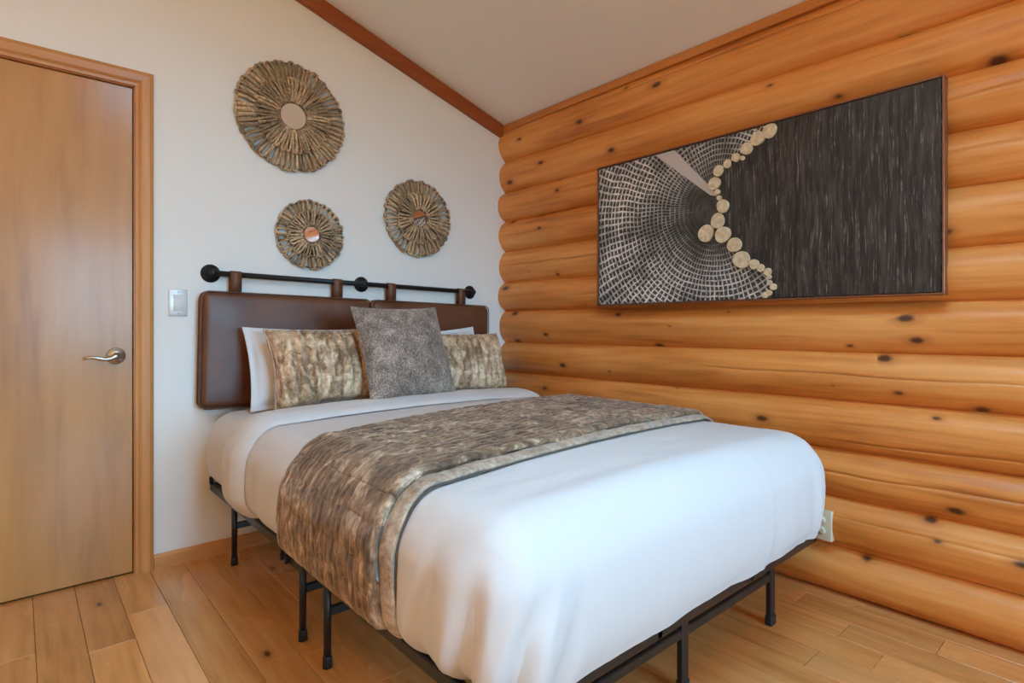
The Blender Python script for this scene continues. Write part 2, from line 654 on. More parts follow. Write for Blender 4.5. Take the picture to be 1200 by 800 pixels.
# ------------------------------------------------------------------ log wall
wallr = struct(obj('wall_right', box(2.485, 2.62, YF, YB + 0.1, -0.05, 2.5), M['log'], smooth=False))
ZL = [0.004, 0.186, 0.372, 0.556, 0.741, 0.931, 1.137, 1.320, 1.522, 1.718, 1.907, 2.108, 2.322]
ZR = [0.002, 0.180, 0.373, 0.558, 0.752, 0.939, 1.123, 1.306, 1.505, 1.693, 1.890, 2.080, 2.305]   # at y = 0.286
YR = 0.286
CH = {0: None, 1: (0.30, -2, 0.95, 0.35), 2: (0.05, -2, 1.25, 1.0), 3: (-0.42, -2, 1.0, 0.5), 4: (0.02, -2, 1.45, 0.8), 5: None,
      6: (-0.05, 0.9, 2.3, 0.4), 7: (0.0, 1.2, 2.9, 1.6), 8: (0.1, -2, 0.8, 0.5), 9: (0.0, -2, 2.5, 0.6), 10: None, 11: (0.35, -2, 2.6, 0.9)}


def log_mesh(i):
    ny, na = 170, 41
    ys = np.linspace(YF, YB + 0.03, ny)
    t = (ys - YR) / (YB - YR)
    z0 = ZR[i] + (ZL[i] - ZR[i]) * t
    z1 = ZR[i + 1] + (ZL[i + 1] - ZR[i + 1]) * t
    zc, h = (z0 + z1) / 2, (z1 - z0) / 2
    sag = 0.057 + 0.006 * math.sin(i * 2.3)
    Rr = (h * h + sag * sag) / (2 * sag)
    amax = np.arcsin(np.clip(h / Rr, -1, 1)) + 0.12
    chk = CH.get(i)
    s = np.linspace(-1, 1, na)
    V = []
    for j, y in enumerate(ys):
        ss = s.copy()
        dep = np.zeros(na)
        if chk:
            pos, ya, yb, dm = chk
            c0 = na // 2
            path = pos + 0.10 * float(vnoise(y * 0.9, i * 3.1, 0, 5)) + 0.03 * float(vnoise(y * 6, i, 0, 6))
            ss = s + path * (1 - s * s)
            wgt = max(0, min(1, (y - ya) / 0.25)) * max(0, min(1, (yb - y) / 0.25))
            wgt *= 0.55 + 0.45 * float(vnoise(y * 3, i * 1.7, 0, 9))
            dep[c0] = 0.012 * dm * wgt
            wd = 0.016 * (0.4 + 0.6 * dm)
            ss[c0 - 1] = ss[c0] - wd
            ss[c0 + 1] = ss[c0] + wd
        rr = Rr[j] + 0.003 * vnoise(ss * 2.2, y * 1.6, i * 7.7, 3) + 0.0012 * vnoise(ss * 6, y * 7, i * 5.1, 4) - dep
        a = ss * amax[j]
        x = XS + (Rr[j] - sag) - rr * np.cos(a)
        z = zc[j] + rr * np.sin(a)
        V += list(zip(x, [y] * na, z))
    F = [tuple(reversed(f)) for f in grid_faces(ny, na)]
    # close the round behind and the ends
    n0 = len(V)
    for j, y in enumerate(ys):
        V.append((2.60, y, z0[j] - 0.0))
        V.append((2.60, y, z1[j] + 0.0))
    for j in range(ny - 1):
        a, b = j * na, (j + 1) * na
        p, q = n0 + 2 * j, n0 + 2 * (j + 1)
        F.append((a, b, q, p))
        F.append((a + na - 1, p + 1, q + 1, b + na - 1))
        F.append((p, q, q + 1, p + 1))
    F.append(tuple(range(na)) + (n0 + 1, n0))
    e = (ny - 1) * na
    F.append((n0 + 2 * (ny - 1), n0 + 2 * (ny - 1) + 1) + tuple(e + k for k in range(na - 1, -1, -1)))
    return V, F


for i in range(12):
    obj('log', log_mesh(i), M['log'], wallr)

# ------------------------------------------------------------------ door
door = struct(obj('door_1', join(box(DX0 - 0.0, DX1, YB - 0.001, YB + 0.11, 2.0365, DZ, 0), box(DX1 - 0.006, DX1, YB - 0.001, YB + 0.11, 0, DZ),
                                 box(DX0, DX0 + 0.006, YB - 0.001, YB + 0.11, 0, DZ)), M['casing'], smooth=False),
              'flush maple door in a honey pine casing')
lf = obj('door_leaf', box(DX0 + 0.009, DX1 - 0.009, YB + 0.006, YB + 0.044, 0.008, 2.033, 0.002), M['door'], door, smooth=False)
# profiled casing: (offset from the opening, thickness) steps
prof = [(-0.002, 0.0), (-0.002, 0.012), (0.010, 0.014), (0.012, 0.010), (0.022, 0.016), (0.050, 0.018), (0.056, 0.015), (0.064, 0.012), (0.066, 0.0)]


def casing_side(x, sgn, z1):
    V, F = [], []
    m = len(prof)
    for z, mit in ((0.0, 0), (z1, 1)):
        for (o_, th) in prof:
            V.append((x + sgn * o_, YB - th, z + (o_ if mit else 0)))
    for k in range(m - 1):
        q = (k, k + 1, m + k + 1, m + k)
        F.append(q if sgn < 0 else q[::-1])
    F.append(tuple(range(m)) if sgn > 0 else tuple(range(m))[::-1])
    return V, F


def casing_head(x0, x1, z):
    V, F = [], []
    m = len(prof)
    for x, sg in ((x0, -1), (x1, 1)):
        for (o_, th) in prof:
            V.append((x + sg * o_, YB - th, z + o_))
    for k in range(m - 1):
        F.append((k, k + 1, m + k + 1, m + k))
    return V, F


obj('casing', casing_side(DX1, 1, DZ), M['casing'], door, smooth=False)
obj('casing', casing_side(DX0, -1, DZ), M['casing'], door, smooth=False)
obj('casing_head', casing_head(DX0, DX1, DZ), M['casingX'], door, smooth=False)
# lever handle
hx, hz, hy = 0.305, 0.914, YB + 0.006
hd = obj('lever_handle', lathe([(0.0, 0.0), (0.034, 0.0), (0.034, -0.004), (0.031, -0.008), (0.016, -0.011), (0.012, -0.014), (0.011, -0.045), (0.0, -0.047)], 32, 'Y', (hx, hy, hz)),
         M['nickel'], lf)
hd['label'] = 'brushed nickel lever'
lp = [(hx + 0.008, hy - 0.048, hz + 0.002), (hx - 0.006, hy - 0.049, hz + 0.001), (hx - 0.022, hy - 0.049, hz - 0.008), (hx - 0.04, hy - 0.048, hz - 0.011), (hx - 0.06, hy - 0.047, hz - 0.006),
      (hx - 0.08, hy - 0.047, hz - 0.001), (hx - 0.097, hy - 0.047, hz - 0.003), (hx - 0.108, hy - 0.047, hz - 0.009)]
obj('lever', tube(lp, [0.009, 0.011, 0.0095, 0.0085, 0.0075, 0.006, 0.0045, 0.003], 10), M['nickel'], lf)
for s in (-1, 1):
    obj('screw', lathe([(0, 0), (0.004, 0), (0.004, -0.002), (0, -0.0025)], 10, 'Y', (hx, hy - 0.0075, hz + s * 0.021)), M['dark'], lf)
obj('latch_plate', box(DX1 - 0.0068, DX1 - 0.005, YB + 0.002, YB + 0.02, 0.885, 0.945), M['dark'], door, smooth=False)

# ------------------------------------------------------------------ light switch, outlet
t = thing('light_switch', 'pale rocker light switch on the white wall beside the door', 'switch', (0.528, YB, 1.139))
obj('plate', box(-0.036, 0.036, -0.006, 0.0, -0.058, 0.058, 0.003, 2), M['platemetal'], t)
rk = obj('rocker_frame', box(-0.019, 0.019, -0.008, -0.004, -0.036, 0.036, 0.001), M['plastic'], t)
obj('rocker', prism([(-0.0075, -0.033), (-0.007, 0.0), (-0.012, 0.033), (-0.004, 0.033), (-0.004, -0.033)], -0.0165, 0.0165, 'X'), M['plastic'], t, smooth=False)
for s in (-1, 1):
    obj('screw', lathe([(0, -0.006), (0.003, -0.006), (0.003, -0.0072), (0, -0.0075)], 10, 'Y', (0, 0, s * 0.048)), M['nickel'], t)

t = thing('wall_outlet', 'ivory wall outlet on the log wall behind the foot of the bed', 'outlet', (2.352, 0.866, 0.268), (0, 0, R(-90)))
obj('plate', box(-0.038, 0.038, -0.010, 0.022, -0.058, 0.058, 0.003, 2), M['ivory'], t)
for s in (-1, 1):
    so = obj('socket', lathe([(0, -0.0095), (0.0165, -0.0095), (0.0165, -0.012), (0, -0.0122)], 20, 'Y', (0, 0, s * 0.02)), M['ivory'], t)
    for q in (-1, 1):
        obj('slot', box(q * 0.006 - 0.001, q * 0.006 + 0.001, -0.0126, -0.012, s * 0.02 - 0.004, s * 0.02 + 0.005), M['dark'], so, smooth=False)

# ------------------------------------------------------------------ headboard rail and cushions
RX0, RX1, RZ0, RZ1 = 0.657, 2.117, 1.275, 1.247
RY = YB - 0.036


def rail_z(x):
    return RZ0 + (RZ1 - RZ0) * (x - RX0) / (RX1 - RX0)


t = thing('headboard_rail', 'black iron pipe rail with round wall flanges above the bed', 'rail', (1.387, YB, 1.261))
L = lambda p: (p[0] - 1.387, p[1] - YB, p[2] - 1.261)
obj('rod', tube([L((RX0, RY, rail_z(RX0))), L((RX1, RY, rail_z(RX1)))], 0.0125, 14), M['iron'], t)
for x in (RX0, 1.391, RX1):
    z = rail_z(x)
    fl = obj('flange', lathe([(0, 0), (0.041, 0), (0.041, -0.005), (0.038, -0.008), (0.021, -0.009), (0.019, -0.022), (0.0, -0.022)], 32, 'Y', L((x, YB, z))), M['iron'], t)
    obj('nipple', tube([L((x, YB - 0.005, z)), L((x, RY, z))], 0.0125, 14), M['iron'], t)
    obj('elbow', lathe([(0, -0.017), (0.012, -0.016), (0.0165, -0.009), (0.0165, 0.012), (0.012, 0.016), (0, 0.017)], 18, 'Y', L((x, RY, z))), M['iron'], t)
    for q in range(4):
        a = R(45 + 90 * q)
        obj('screw', lathe([(0, -0.008), (0.004, -0.008), (0.003, -0.0105), (0, -0.011)], 8, 'Y', L((x + 0.03 * math.cos(a), YB, z + 0.03 * math.sin(a)))), M['black'], fl)


def cushion_mesh(w_, h_, d_, r=0.024, rc=0.034):
    """padded slab with rounded corners and soft edges, front towards -Y, base at z=0"""
    def ring(inset, y):
        pts = []
        n = 10
        rr = max(rc - inset, 0.004)
        for cx, cz, a0 in ((w_ / 2 - inset - rr, h_ - inset - rr, 0), (-w_ / 2 + inset + rr, h_ - inset - rr, 90),
                           (-w_ / 2 + inset + rr, inset + rr, 180), (w_ / 2 - inset - rr, inset + rr, 270)):
            for k in range(n + 1):
                a = R(a0 + 90 * k / n)
                pts.append((cx + rr * math.cos(a), y, cz + rr * math.sin(a)))
        return pts
    nx, nz, nd = 66, 44, 9
    xs = np.linspace(-w_ / 2, w_ / 2, nx)
    zs = np.linspace(0, h_, nz)
    yy = np.linspace(-d_, 0, nd)
    bm = bmesh.new()
    idx = {}

    def vid(i, j, k):
        if (i, j, k) not in idx:
            x, y, z = xs[i], yy[j], zs[k]
            # round the outline, then the front and back edges
            cx_, cz_ = min(max(x, -w_ / 2 + rc), w_ / 2 - rc), min(max(z, rc), h_ - rc)
            dx, dz = x - cx_, z - cz_
            m_ = max(abs(dx), abs(dz))
            l_ = math.hypot(dx, dz)
            if l_ > 1e-9 and abs(dx) > 1e-9 and abs(dz) > 1e-9:
                dx, dz = dx * m_ / l_, dz * m_ / l_
            x, z = cx_ + dx, cz_ + dz
            ed = rc - math.hypot(dx, dz) if l_ > 1e-9 else min(w_ / 2 - abs(x), z, h_ - z)
            ed = max(ed, 0)
            f = max(0.0, 1 - ed / r)
            rnd_ = r * (1 - math.sqrt(max(0.0, 1 - f * f))) * 0.8
            fx = 1 - abs(2 * x / w_) ** 4
            fz = 1 - abs(2 * z / h_ - 1) ** 4
            pf = 0.012 * max(0, fx) ** 0.7 * max(0, fz) ** 0.7 + 0.002 * float(vnoise(x * 7, z * 7, w_ * 9, 2))
            if j == 0:
                y = -d_ - pf + rnd_
            elif j == nd - 1:
                y = -rnd_ * 0.6
            else:
                y = -d_ + r * 0.8 + (d_ - r * 1.4) * j / (nd - 1)
            idx[(i, j, k)] = bm.verts.new((x, y, z))
        return idx[(i, j, k)]
    for j in (0, nd - 1):
        for i in range(nx - 1):
            for k in range(nz - 1):
                bm.faces.new((vid(i, j, k), vid(i + 1, j, k), vid(i + 1, j, k + 1), vid(i, j, k + 1)))
    for j in range(nd - 1):
        for i in (0, nx - 1):
            for k in range(nz - 1):
                bm.faces.new((vid(i, j, k), vid(i, j + 1, k), vid(i, j + 1, k + 1), vid(i, j, k + 1)))
        for k in (0, nz - 1):
            for i in range(nx - 1):
                bm.faces.new((vid(i, j, k), vid(i, j + 1, k), vid(i + 1, j + 1, k), vid(i + 1, j, k)))
    return bm_out(bm), ring


for (xa, xb, straps, lab) in ((0.598, 1.408, (0.742, 1.230), 'brown leather headboard cushion nearer the door, behind the larger velvet pillow'),
                              (1.414, 2.208, (1.540, 2.015), 'brown leather headboard cushion nearer the log wall, behind the grey pillow')):
    xc = (xa + xb) / 2
    zb, zt_ = 0.664, rail_z(xc) - 0.085
    tl = math.atan2(RZ1 - RZ0, RX1 - RX0)
    t = thing('headboard_cushion', lab, 'headboard', (xc, YB - 0.012, zb), (0, -tl, 0), 'leather headboard cushions')
    hh = zt_ - zb
    cm, ring = cushion_mesh(xb - xa, hh, 0.062)
    obj('pad', cm, M['leather'], t)
    for yy in (-0.014, -0.055):
        obj('piping', tube(ring(-0.001, yy), 0.0032, 6, closed=True), M['leather'], t)
    for sx in straps:
        lx = sx - xc
        zr = rail_z(sx) - zb + math.tan(tl) * 0 + 0.0
        zr = (rail_z(xc) - zb)
        ry = RY - (YB - 0.012)
        pts = [(ry - 0.0155, hh - 0.03), (ry - 0.0155, zr)]
        path = [(ry - 0.0165, hh - 0.02), (ry - 0.0165, zr - 0.03)]
        for k in range(9):
            a = R(180 - 22.5 * k)
            path.append((ry + 0.0165 * math.cos(a), zr + 0.0165 * math.sin(a)))
        path += [(ry + 0.0165, zr - 0.03), (ry + 0.0165, hh - 0.02)]
        # band of leather 47 mm wide round the rail
        V, F = [], []
        for (py, pz) in path:
            V += [(lx - 0.0235, py, pz), (lx + 0.0235, py, pz)]
        for k in range(len(path) - 1):
            F.append((2 * k, 2 * k + 1, 2 * k + 3, 2 * k + 2))
        s_ = obj('strap', (V, F), M['strap'], t, smooth=True)
        md = s_.modifiers.new('thickness', 'SOLIDIFY')
        md.thickness = 0.004

# ------------------------------------------------------------------ woven round mirrors
def loop_mesh(name, ln, wd, r, bulge, seed):
    """one flattened loop of rope lying along +X from 0 to ln"""
    rg = random.Random(seed)
    pts = []
    n = 14
    for k in range(n):
        a = 2 * math.pi * k / n
        c, s = math.cos(a), math.sin(a)
        x = ln / 2 + ln / 2 * math.copysign(abs(c) ** 0.75, c)
        y = wd / 2 * math.copysign(abs(s) ** 0.6, s) * (0.75 + 0.35 * x / ln)
        z = -bulge * (1 - (2 * x / ln - 1) ** 2) + rg.uniform(-1, 1) * 0.002
        pts.append((x, y + rg.uniform(-1, 1) * 0.0015, z))
    V, F = tube(pts, r, 6, closed=True)
    return mesh_data(name, [(v[0], v[2], v[1]) for v in V], F, M['rope'])


def woven_mirror(cx, cz, Ro, rg_, ni, no, label, seed, wide):
    rg = random.Random(seed)
    yb = YB - 0.020
    t = thing('woven_mirror', label, 'mirror', (cx, YB - 0.002, cz), group='round woven rope mirrors')
    yl = -0.026
    obj('glass', lathe([(0, yl + 0.004), (rg_, yl + 0.004), (rg_, yl - 0.002), (0, yl - 0.002)], 40, 'Y'), M['glass_mirror'], t, smooth=False)
    pts = [((rg_ + 0.002) * math.cos(2 * math.pi * k / 40), yl - 0.002, (rg_ + 0.002) * math.sin(2 * math.pi * k / 40)) for k in range(40)]
    obj('bezel', tube(pts, 0.006, 8, closed=True), M['rim'], t)
    obj('backing', lathe([(0, -0.002), (rg_ + (Ro - rg_) * 0.52, -0.002), (rg_ + (Ro - rg_) * 0.52, -0.008), (rg_ * 1.2, -0.010), (rg_ * 1.1, yl + 0.005), (0, yl + 0.005)], 40, 'Y'), M['rim'], t)
    rm = rg_ + (Ro - rg_) * 0.55
    for rr, yy, rad in ((Ro - 0.004, -0.016, 0.0042), (rm, -0.018, 0.0045)):
        pts = [((rr + 0.002 * math.sin(k * 2.7)) * math.cos(2 * math.pi * k / 60), yy, (rr + 0.002 * math.sin(k * 2.7)) * math.sin(2 * math.pi * k / 60)) for k in range(60)]
        obj('hoop', tube(pts, rad, 7, closed=True), M['rim'], t)
    li, lo_ = rm - rg_ + 0.008, Ro - rm + 0.012
    wi_, wo_ = 2 * math.pi * (rg_ + (rm - rg_) * 0.62) / ni * 0.84, 2 * math.pi * (rm + (Ro - rm) * 0.6) / no * 0.86
    rad = wide
    mi = [loop_mesh('inner_loop', li, wi_, rad, 0.008, seed * 10 + q) for q in range(3)]
    mo = [loop_mesh('outer_loop', lo_, wo_, rad * 1.02, 0.006, seed * 10 + 5 + q) for q in range(3)]
    for k in range(ni):
        a = 2 * math.pi * (k + rg.uniform(-0.22, 0.22)) / ni
        r0 = rg_ + 0.001
        put('inner_loop', mi[k % 3], t, (r0 * math.cos(a), yl - 0.001 + rg.uniform(-0.003, 0.002), r0 * math.sin(a)), (0, -a + rg.uniform(-0.05, 0.05), 0), (rg.uniform(0.95, 1.06), 1, rg.uniform(0.85, 1.15)))
    for k in range(no):
        a = 2 * math.pi * (k + rg.uniform(-0.28, 0.28)) / no
        r0 = rm - 0.008
        put('outer_loop', mo[k % 3], t, (r0 * math.cos(a), -0.016 + rg.uniform(-0.004, 0.003), r0 * math.sin(a)), (0, -a + rg.uniform(-0.10, 0.10), 0), (rg.uniform(0.95, 1.04), 1, rg.uniform(0.8, 1.2)))
    return t


woven_mirror(1.020, 2.066, 0.261, 0.066, 40, 50, 'largest round mirror with a wide woven rope surround, highest on the wall', 3, 0.0066)
woven_mirror(1.111, 1.496, 0.168, 0.042, 26, 32, 'smallest round woven rope mirror, below the largest and above the headboard', 5, 0.0054)
woven_mirror(1.740, 1.655, 0.213, 0.050, 30, 36, 'middle-sized round woven rope mirror nearest the log wall', 8, 0.0062)

# ------------------------------------------------------------------ framed wall art on the logs
AW, AH = 1.493, 0.730
art = thing('wall_art', 'wide black and white wood-grain panel with pale wood slices in copper frame', 'wall art', (2.318, 1.965, 1.142), (0, 0, R(-90)))


def art_local(px, py):
    u = (px - 600) / FPX
    v = (382 - py) / FPX
    s, c = math.sin(R(YAW)), math.cos(R(YAW))
    d = (s + u * c, c - u * s, v)
    tt = 2.30 / d[0]
    return (1.965 - d[1] * tt, CAM_H + d[2] * tt - 1.142, tt)


def net_mat(cx, cz):
    n = NB('growth_ring_print')
    c = n.coord()
    wob = n.noise(c, 5.0, 3, 0.55, 0, True)
    cw = n.vadd(c, n.vadd(n.vadd(wob, (0.5, 0.5, 0.5), 'SUBTRACT'), (0.035, 0.035, 0.035), 'MULTIPLY'))
    x, y, z = n.sep(cw)[0], 0, n.sep(cw)[2]
    dx, dz = n.math('SUBTRACT', x, cx), n.math('SUBTRACT', z, cz)
    r = n.math('SQRT', n.math('ADD', n.math('MULTIPLY', dx, dx), n.math('MULTIPLY', dz, dz)))
    th = n.math('ARCTAN2', dz, dx)
    fine = n.noise(c, 120, 2, 0.6)
    rings = n.math('FRACT', n.math('ADD', n.math('MULTIPLY', r, 43), n.math('MULTIPLY', fine, 0.16)))
    ringl = n.map(n.math('ABSOLUTE', n.math('SUBTRACT', rings, 0.5)), 0.31, 0.40)
    sp = n.math('FRACT', n.math('ADD', n.math('MULTIPLY', th, 18), n.math('MULTIPLY', n.noise(c, 7, 2), 1.0)))
    spl = n.map(n.math('ABSOLUTE', n.math('SUBTRACT', sp, 0.5)), 0.30, 0.41)
    patch = n.noise(c, 4.5, 3, 0.6)
    rim = n.map(r, 0.02, 0.55, 0.20, 1.0)
    lines = n.math('MAXIMUM', n.math('MULTIPLY', n.math('MULTIPLY', ringl, n.map(r, 0.03, 0.28, 0.1, 1.0)), n.map(n.noise(c, 34, 2), 0.32, 0.55, 0.25, 1.0)), n.math('MULTIPLY', spl, n.map(n.noise(c, 28, 2), 0.30, 0.6, 0.35, 1.0)))
    lines = n.math('MULTIPLY', lines, n.map(patch, 0.34, 0.60, 0.35, 1.0))
    lines = n.math('MULTIPLY', lines, rim)
    speck = n.math('MULTIPLY', n.map(n.noise(c, 210, 2, 0.7), 0.50, 0.66), n.map(patch, 0.38, 0.66, 0.10, 0.60))
    speck = n.math('MULTIPLY', speck, rim)
    f = n.math('MAXIMUM', lines, speck, clamp=True)
    col = n.mix(f, (0.008, 0.007, 0.007), (0.85, 0.83, 0.81))
    return n.pbr(Base_Color=col, Roughness=0.55)


def grain_mat():
    n = NB('charred_grain_print')
    c = n.coord()
    warp = n.noise(c, 3.0, 2, 0.5, 0, True)
    cw = n.vadd(c, n.vadd(warp, (0.03, 0, 0.0), 'MULTIPLY'))
    g1 = n.noise(n.scale(cw, (1, 1, 0.035)), 190, 3, 0.65)
    g2 = n.noise(n.scale(cw, (1, 1, 0.09)), 70, 3, 0.6)
    br = n.noise(n.scale(c, (1, 1, 0.5)), 60, 3, 0.6)
    f = n.math('MULTIPLY', n.map(g1, 0.54, 0.68), n.map(br, 0.40, 0.60, 0.15, 1.0))
    base = n.ramp(g2, [(0.35, (0.006, 0.005, 0.0045)), (0.50, (0.024, 0.018, 0.015)), (0.68, (0.055, 0.045, 0.04))])
    col = n.mix(n.math('MULTIPLY', f, 0.8), base, (0.24, 0.215, 0.20))
    n.bump(g2, 0.25, 0.003)
    return n.pbr(Base_Color=col, Roughness=0.5)


ax, az, _ = art_local(836, 243)
M['net'] = net_mat(ax, az)
M['grain'] = grain_mat()
M['palegap'] = plain('pale_print', (0.50, 0.47, 0.46), 0.6)
F_ = 0.007
obj('backing', box(0.004, AW - 0.004, 0.012, 0.03, 0.004, AH - 0.004), M['blackedge'], art, smooth=False)
obj('ring_panel', box(0.010, AW - 0.010, 0.0, 0.0125, 0.010, AH - 0.010), M['net'], art, smooth=False)
# four frame members
obj('frame_bar', box(0, AW, -0.008, 0.040, 0, F_, 0.001), M['copper'], art, smooth=False)
obj('frame_bar', box(0, AW, -0.008, 0.040, AH - F_, AH, 0.001), M['copper'], art, smooth=False)
obj('frame_bar', box(0, F_, -0.008, 0.040, F_, AH - F_, 0.001), M['copper'], art, smooth=False)
obj('frame_bar', box(AW - F_, AW, -0.008, 0.040, F_, AH - F_, 0.001), M['copper'], art, smooth=False)
SL = [(402, 65, 28), (355, 105, 28), (312, 145, 24), (270, 180, 17), (296, 182, 9), (237, 205, 16), (202, 232, 21), (186, 282, 25), (198, 315, 11),
      (205, 338, 10), (219, 370, 26), (199, 428, 29), (153, 477, 33), (219, 482, 32), (264, 522, 29), (292, 580, 34), (342, 598, 20), (368, 612, 15),
      (395, 628, 15), (400, 648, 9), (402, 670, 10), (417, 686, 13), (401, 709, 11), (385, 722, 12)]
sl = []
for (a, b, r) in SL:
    px, py = 780 + a * 0.3, 130 + b * 0.3
    lx, lz, tt = art_local(px, py)
    sl.append((lx, lz, r * 0.3 / FPX * tt))
# dark panel: everything to the right of the chain of slices
edge = [(sl[i][0], sl[i][1]) for i in (0, 1, 2, 3, 5, 6, 7, 8, 9, 10, 11, 13, 14, 15, 16, 17, 18, 20, 22, 23)]
edge[0] = (edge[0][0], AH - 0.010)
edge[-1] = (edge[-1][0], 0.010)
obj('grain_panel', prism(edge + [(AW - 0.010, 0.010), (AW - 0.010, AH - 0.010)], -0.0045, 0.001, 'Y'), M['grain'], art, smooth=False)
wd = [art_local(*p)[:2] for p in ((765, 181), (788, 175), (833, 221), (838, 229), (830, 228))]
wd = [(a, min(b, AH - 0.010)) for a, b in wd]
obj('pale_wedge', prism(wd, -0.0012, 0.001, 'Y'), M['palegap'], art, smooth=False)


def slice_mat():
    n = NB('pale_wood_slice')
    c = n.coord(5)
    r = n.math('MULTIPLY', n.new('ShaderNodeVectorMath').outputs[0], 1) if False else None
    f = n.noise(c, 60, 3)
    col = n.ramp(f, [(0.3, (0.50, 0.38, 0.22)), (0.7, (0.72, 0.62, 0.44))])
    return n.pbr(Base_Color=col, Roughness=0.7)


M['slice'] = slice_mat()
for i, (lx, lz, r) in enumerate(sl):
    lz = min(max(lz, 0.010 + r), AH - 0.010 - r)
    rg = random.Random(i)
    n = 24
    rim = [r * (1 + 0.04 * math.sin(2 * math.pi * k / n * 2 + i) + 0.025 * math.sin(2 * math.pi * k / n * 3 + 2 * i)) for k in range(n)]
    V = [(rim[k] * 0.96 * math.cos(2 * math.pi * k / n), -0.0125, rim[k] * 0.96 * math.sin(2 * math.pi * k / n)) for k in range(n)]
    V += [(rim[k] * math.cos(2 * math.pi * k / n), -0.0115, rim[k] * math.sin(2 * math.pi * k / n)) for k in range(n)]
    V += [(rim[k] * math.cos(2 * math.pi * k / n), -0.001, rim[k] * math.sin(2 * math.pi * k / n)) for k in range(n)]
    F = [tuple(range(n)), tuple(2 * n + k for k in range(n))[::-1]]
    for q in (0, 1):
        F += [(q * n + k, (q + 1) * n + k, (q + 1) * n + (k + 1) % n, q * n + (k + 1) % n) for k in range(n)]
    bm = bmesh.new()
    vv = [bm.verts.new(v) for v in V]
    for f in F:
        bm.faces.new([vv[j] for j in f])
    obj('wood_slice', bm_out(bm), M['slice'], art, smooth=False, loc=(lx, 0, lz))

# ------------------------------------------------------------------ bed frame
BX0, BX1, BY0, BY1, BZ = 0.652, 2.062, 0.776, 2.815, 0.331   # outer rails, top of rail
bcx, bcy = (BX0 + BX1) / 2, (BY0 + BY1) / 2
t = thing('platform_bed', 'black steel folding platform bed base under the mattress', 'bed', (bcx, bcy, 0))


def bl(x0, x1, y0, y1, z0, z1, bev=0.003):
    return box(x0 - bcx, x1 - bcx, y0 - bcy, y1 - bcy, z0, z1, bev)


rw, rh = 0.022, 0.032
ym = 1.77
for (x0, x1) in ((BX0, BX0 + rw), (BX1 - rw, BX1)):
    for (y0, y1) in ((BY0, ym - 0.004), (ym + 0.004, BY1)):
        obj('side_rail', bl(x0, x1, y0, y1, BZ - rh, BZ), M['black'], t, smooth=False)
for (y0, y1) in ((BY0, BY0 + rw), (BY1 - rw, BY1)):
    obj('end_rail', bl(BX0, BX1, y0, y1, BZ - rh, BZ), M['black'], t, smooth=False)
for y in (ym - 0.028, ym + 0.006):
    obj('cross_rail', bl(BX0, BX1, y, y + 0.022, BZ - rh, BZ), M['black'], t, smooth=False)
for x in (1.130, 1.585):
    obj('long_rail', bl(x, x + 0.022, BY0, BY1, BZ - rh, BZ - 0.004), M['black'], t, smooth=False)
wire = mesh_data('slat', *tube([(-(BX1 - BX0) / 2 + 0.02, 0, 0), ((BX1 - BX0) / 2 - 0.02, 0, 0)], 0.004, 6), M['black'])
for k in range(19):
    y = BY0 + 0.08 + k * 0.104
    if y < BY1 - 0.05:
        put('slat', wire, t, (0, y - bcy, BZ - 0.008))
LX, LY = (0.710, 1.425, 1.975), (0.895, 1.668, 1.866, 2.650)
lw, ld_ = 0.017, 0.014
legm = mesh_data('leg', *box(-lw, lw, -ld_ * 0.7, ld_ * 0.7, 0.0, BZ - 0.012, 0.004, 2), M['black'], False)
legm2 = mesh_data('leg', *tube([(0, 0, 0.0), (0, 0, BZ - 0.012)], 0.0118, 14), M['black'])
capm = mesh_data('foot_cap', *box(-lw - 0.0025, lw + 0.0025, -ld_ * 0.7 - 0.0025, ld_ * 0.7 + 0.0025, -0.0, 0.034, 0.004, 2), M['rubber'], False)
capm2 = mesh_data('foot_cap', *tube([(0, 0, 0.0), (0, 0, 0.03), (0, 0, 0.036)], [0.0145, 0.0140, 0.0125], 14), M['rubber'])
for y in LY:
    for x in LX:
        rnd = y > 1
        lg = put('leg', legm2 if rnd else legm, t, (x - bcx, y - bcy, 0.0))
        put('foot_cap', capm2 if rnd else capm, lg)
    for (xa, xb) in zip(LX[:-1], LX[1:]):
        obj('leg_brace', bl(xa + 0.008, xb - 0.008, y - 0.008, y + 0.008, 0.155, 0.183, 0.003), M['black'], t, smooth=False)
# centre hinge bracket with wing nut on the near side, corner clips
obj('hinge_bracket', join(bl(BX0 - 0.006, BX0 + 0.004, ym - 0.07, ym + 0.07, BZ - 0.045, BZ - 0.006, 0.002),
                          bl(BX0 - 0.004, BX0 + 0.03, ym - 0.05, ym + 0.05, BZ - 0.001, BZ + 0.004, 0.001)), M['iron'], t, smooth=False)
for yy in (ym + 0.045, ym + 0.085):
    obj('wing_nut', join(lathe([(0, 0), (0.009, 0), (0.008, -0.012), (0, -0.014)], 10, 'X', (BX0 - 0.006 - bcx, yy - bcy, BZ - 0.026)),
                         bl(BX0 - 0.018, BX0 - 0.006, yy - 0.004, yy + 0.004, BZ - 0.044, BZ - 0.010, 0.002)), M['iron'], t, smooth=False)
for (x, y) in ((BX0, BY1 - 0.01), (BX1 - 0.01, BY0)):
    obj('corner_stop', bl(x - 0.004, x + 0.012, y - 0.004, y + 0.012, BZ - 0.004, BZ + 0.03, 0.003), M['black'], t, smooth=False)

# ------------------------------------------------------------------ mattress, coverlet, runner
QX0, QX1, QY0, QY1, QZ0, QZ1, QR = 0.630, 2.092, 0.760, 2.795, 0.333, 0.655, 0.10
qcx = (QX0 + QX1) / 2


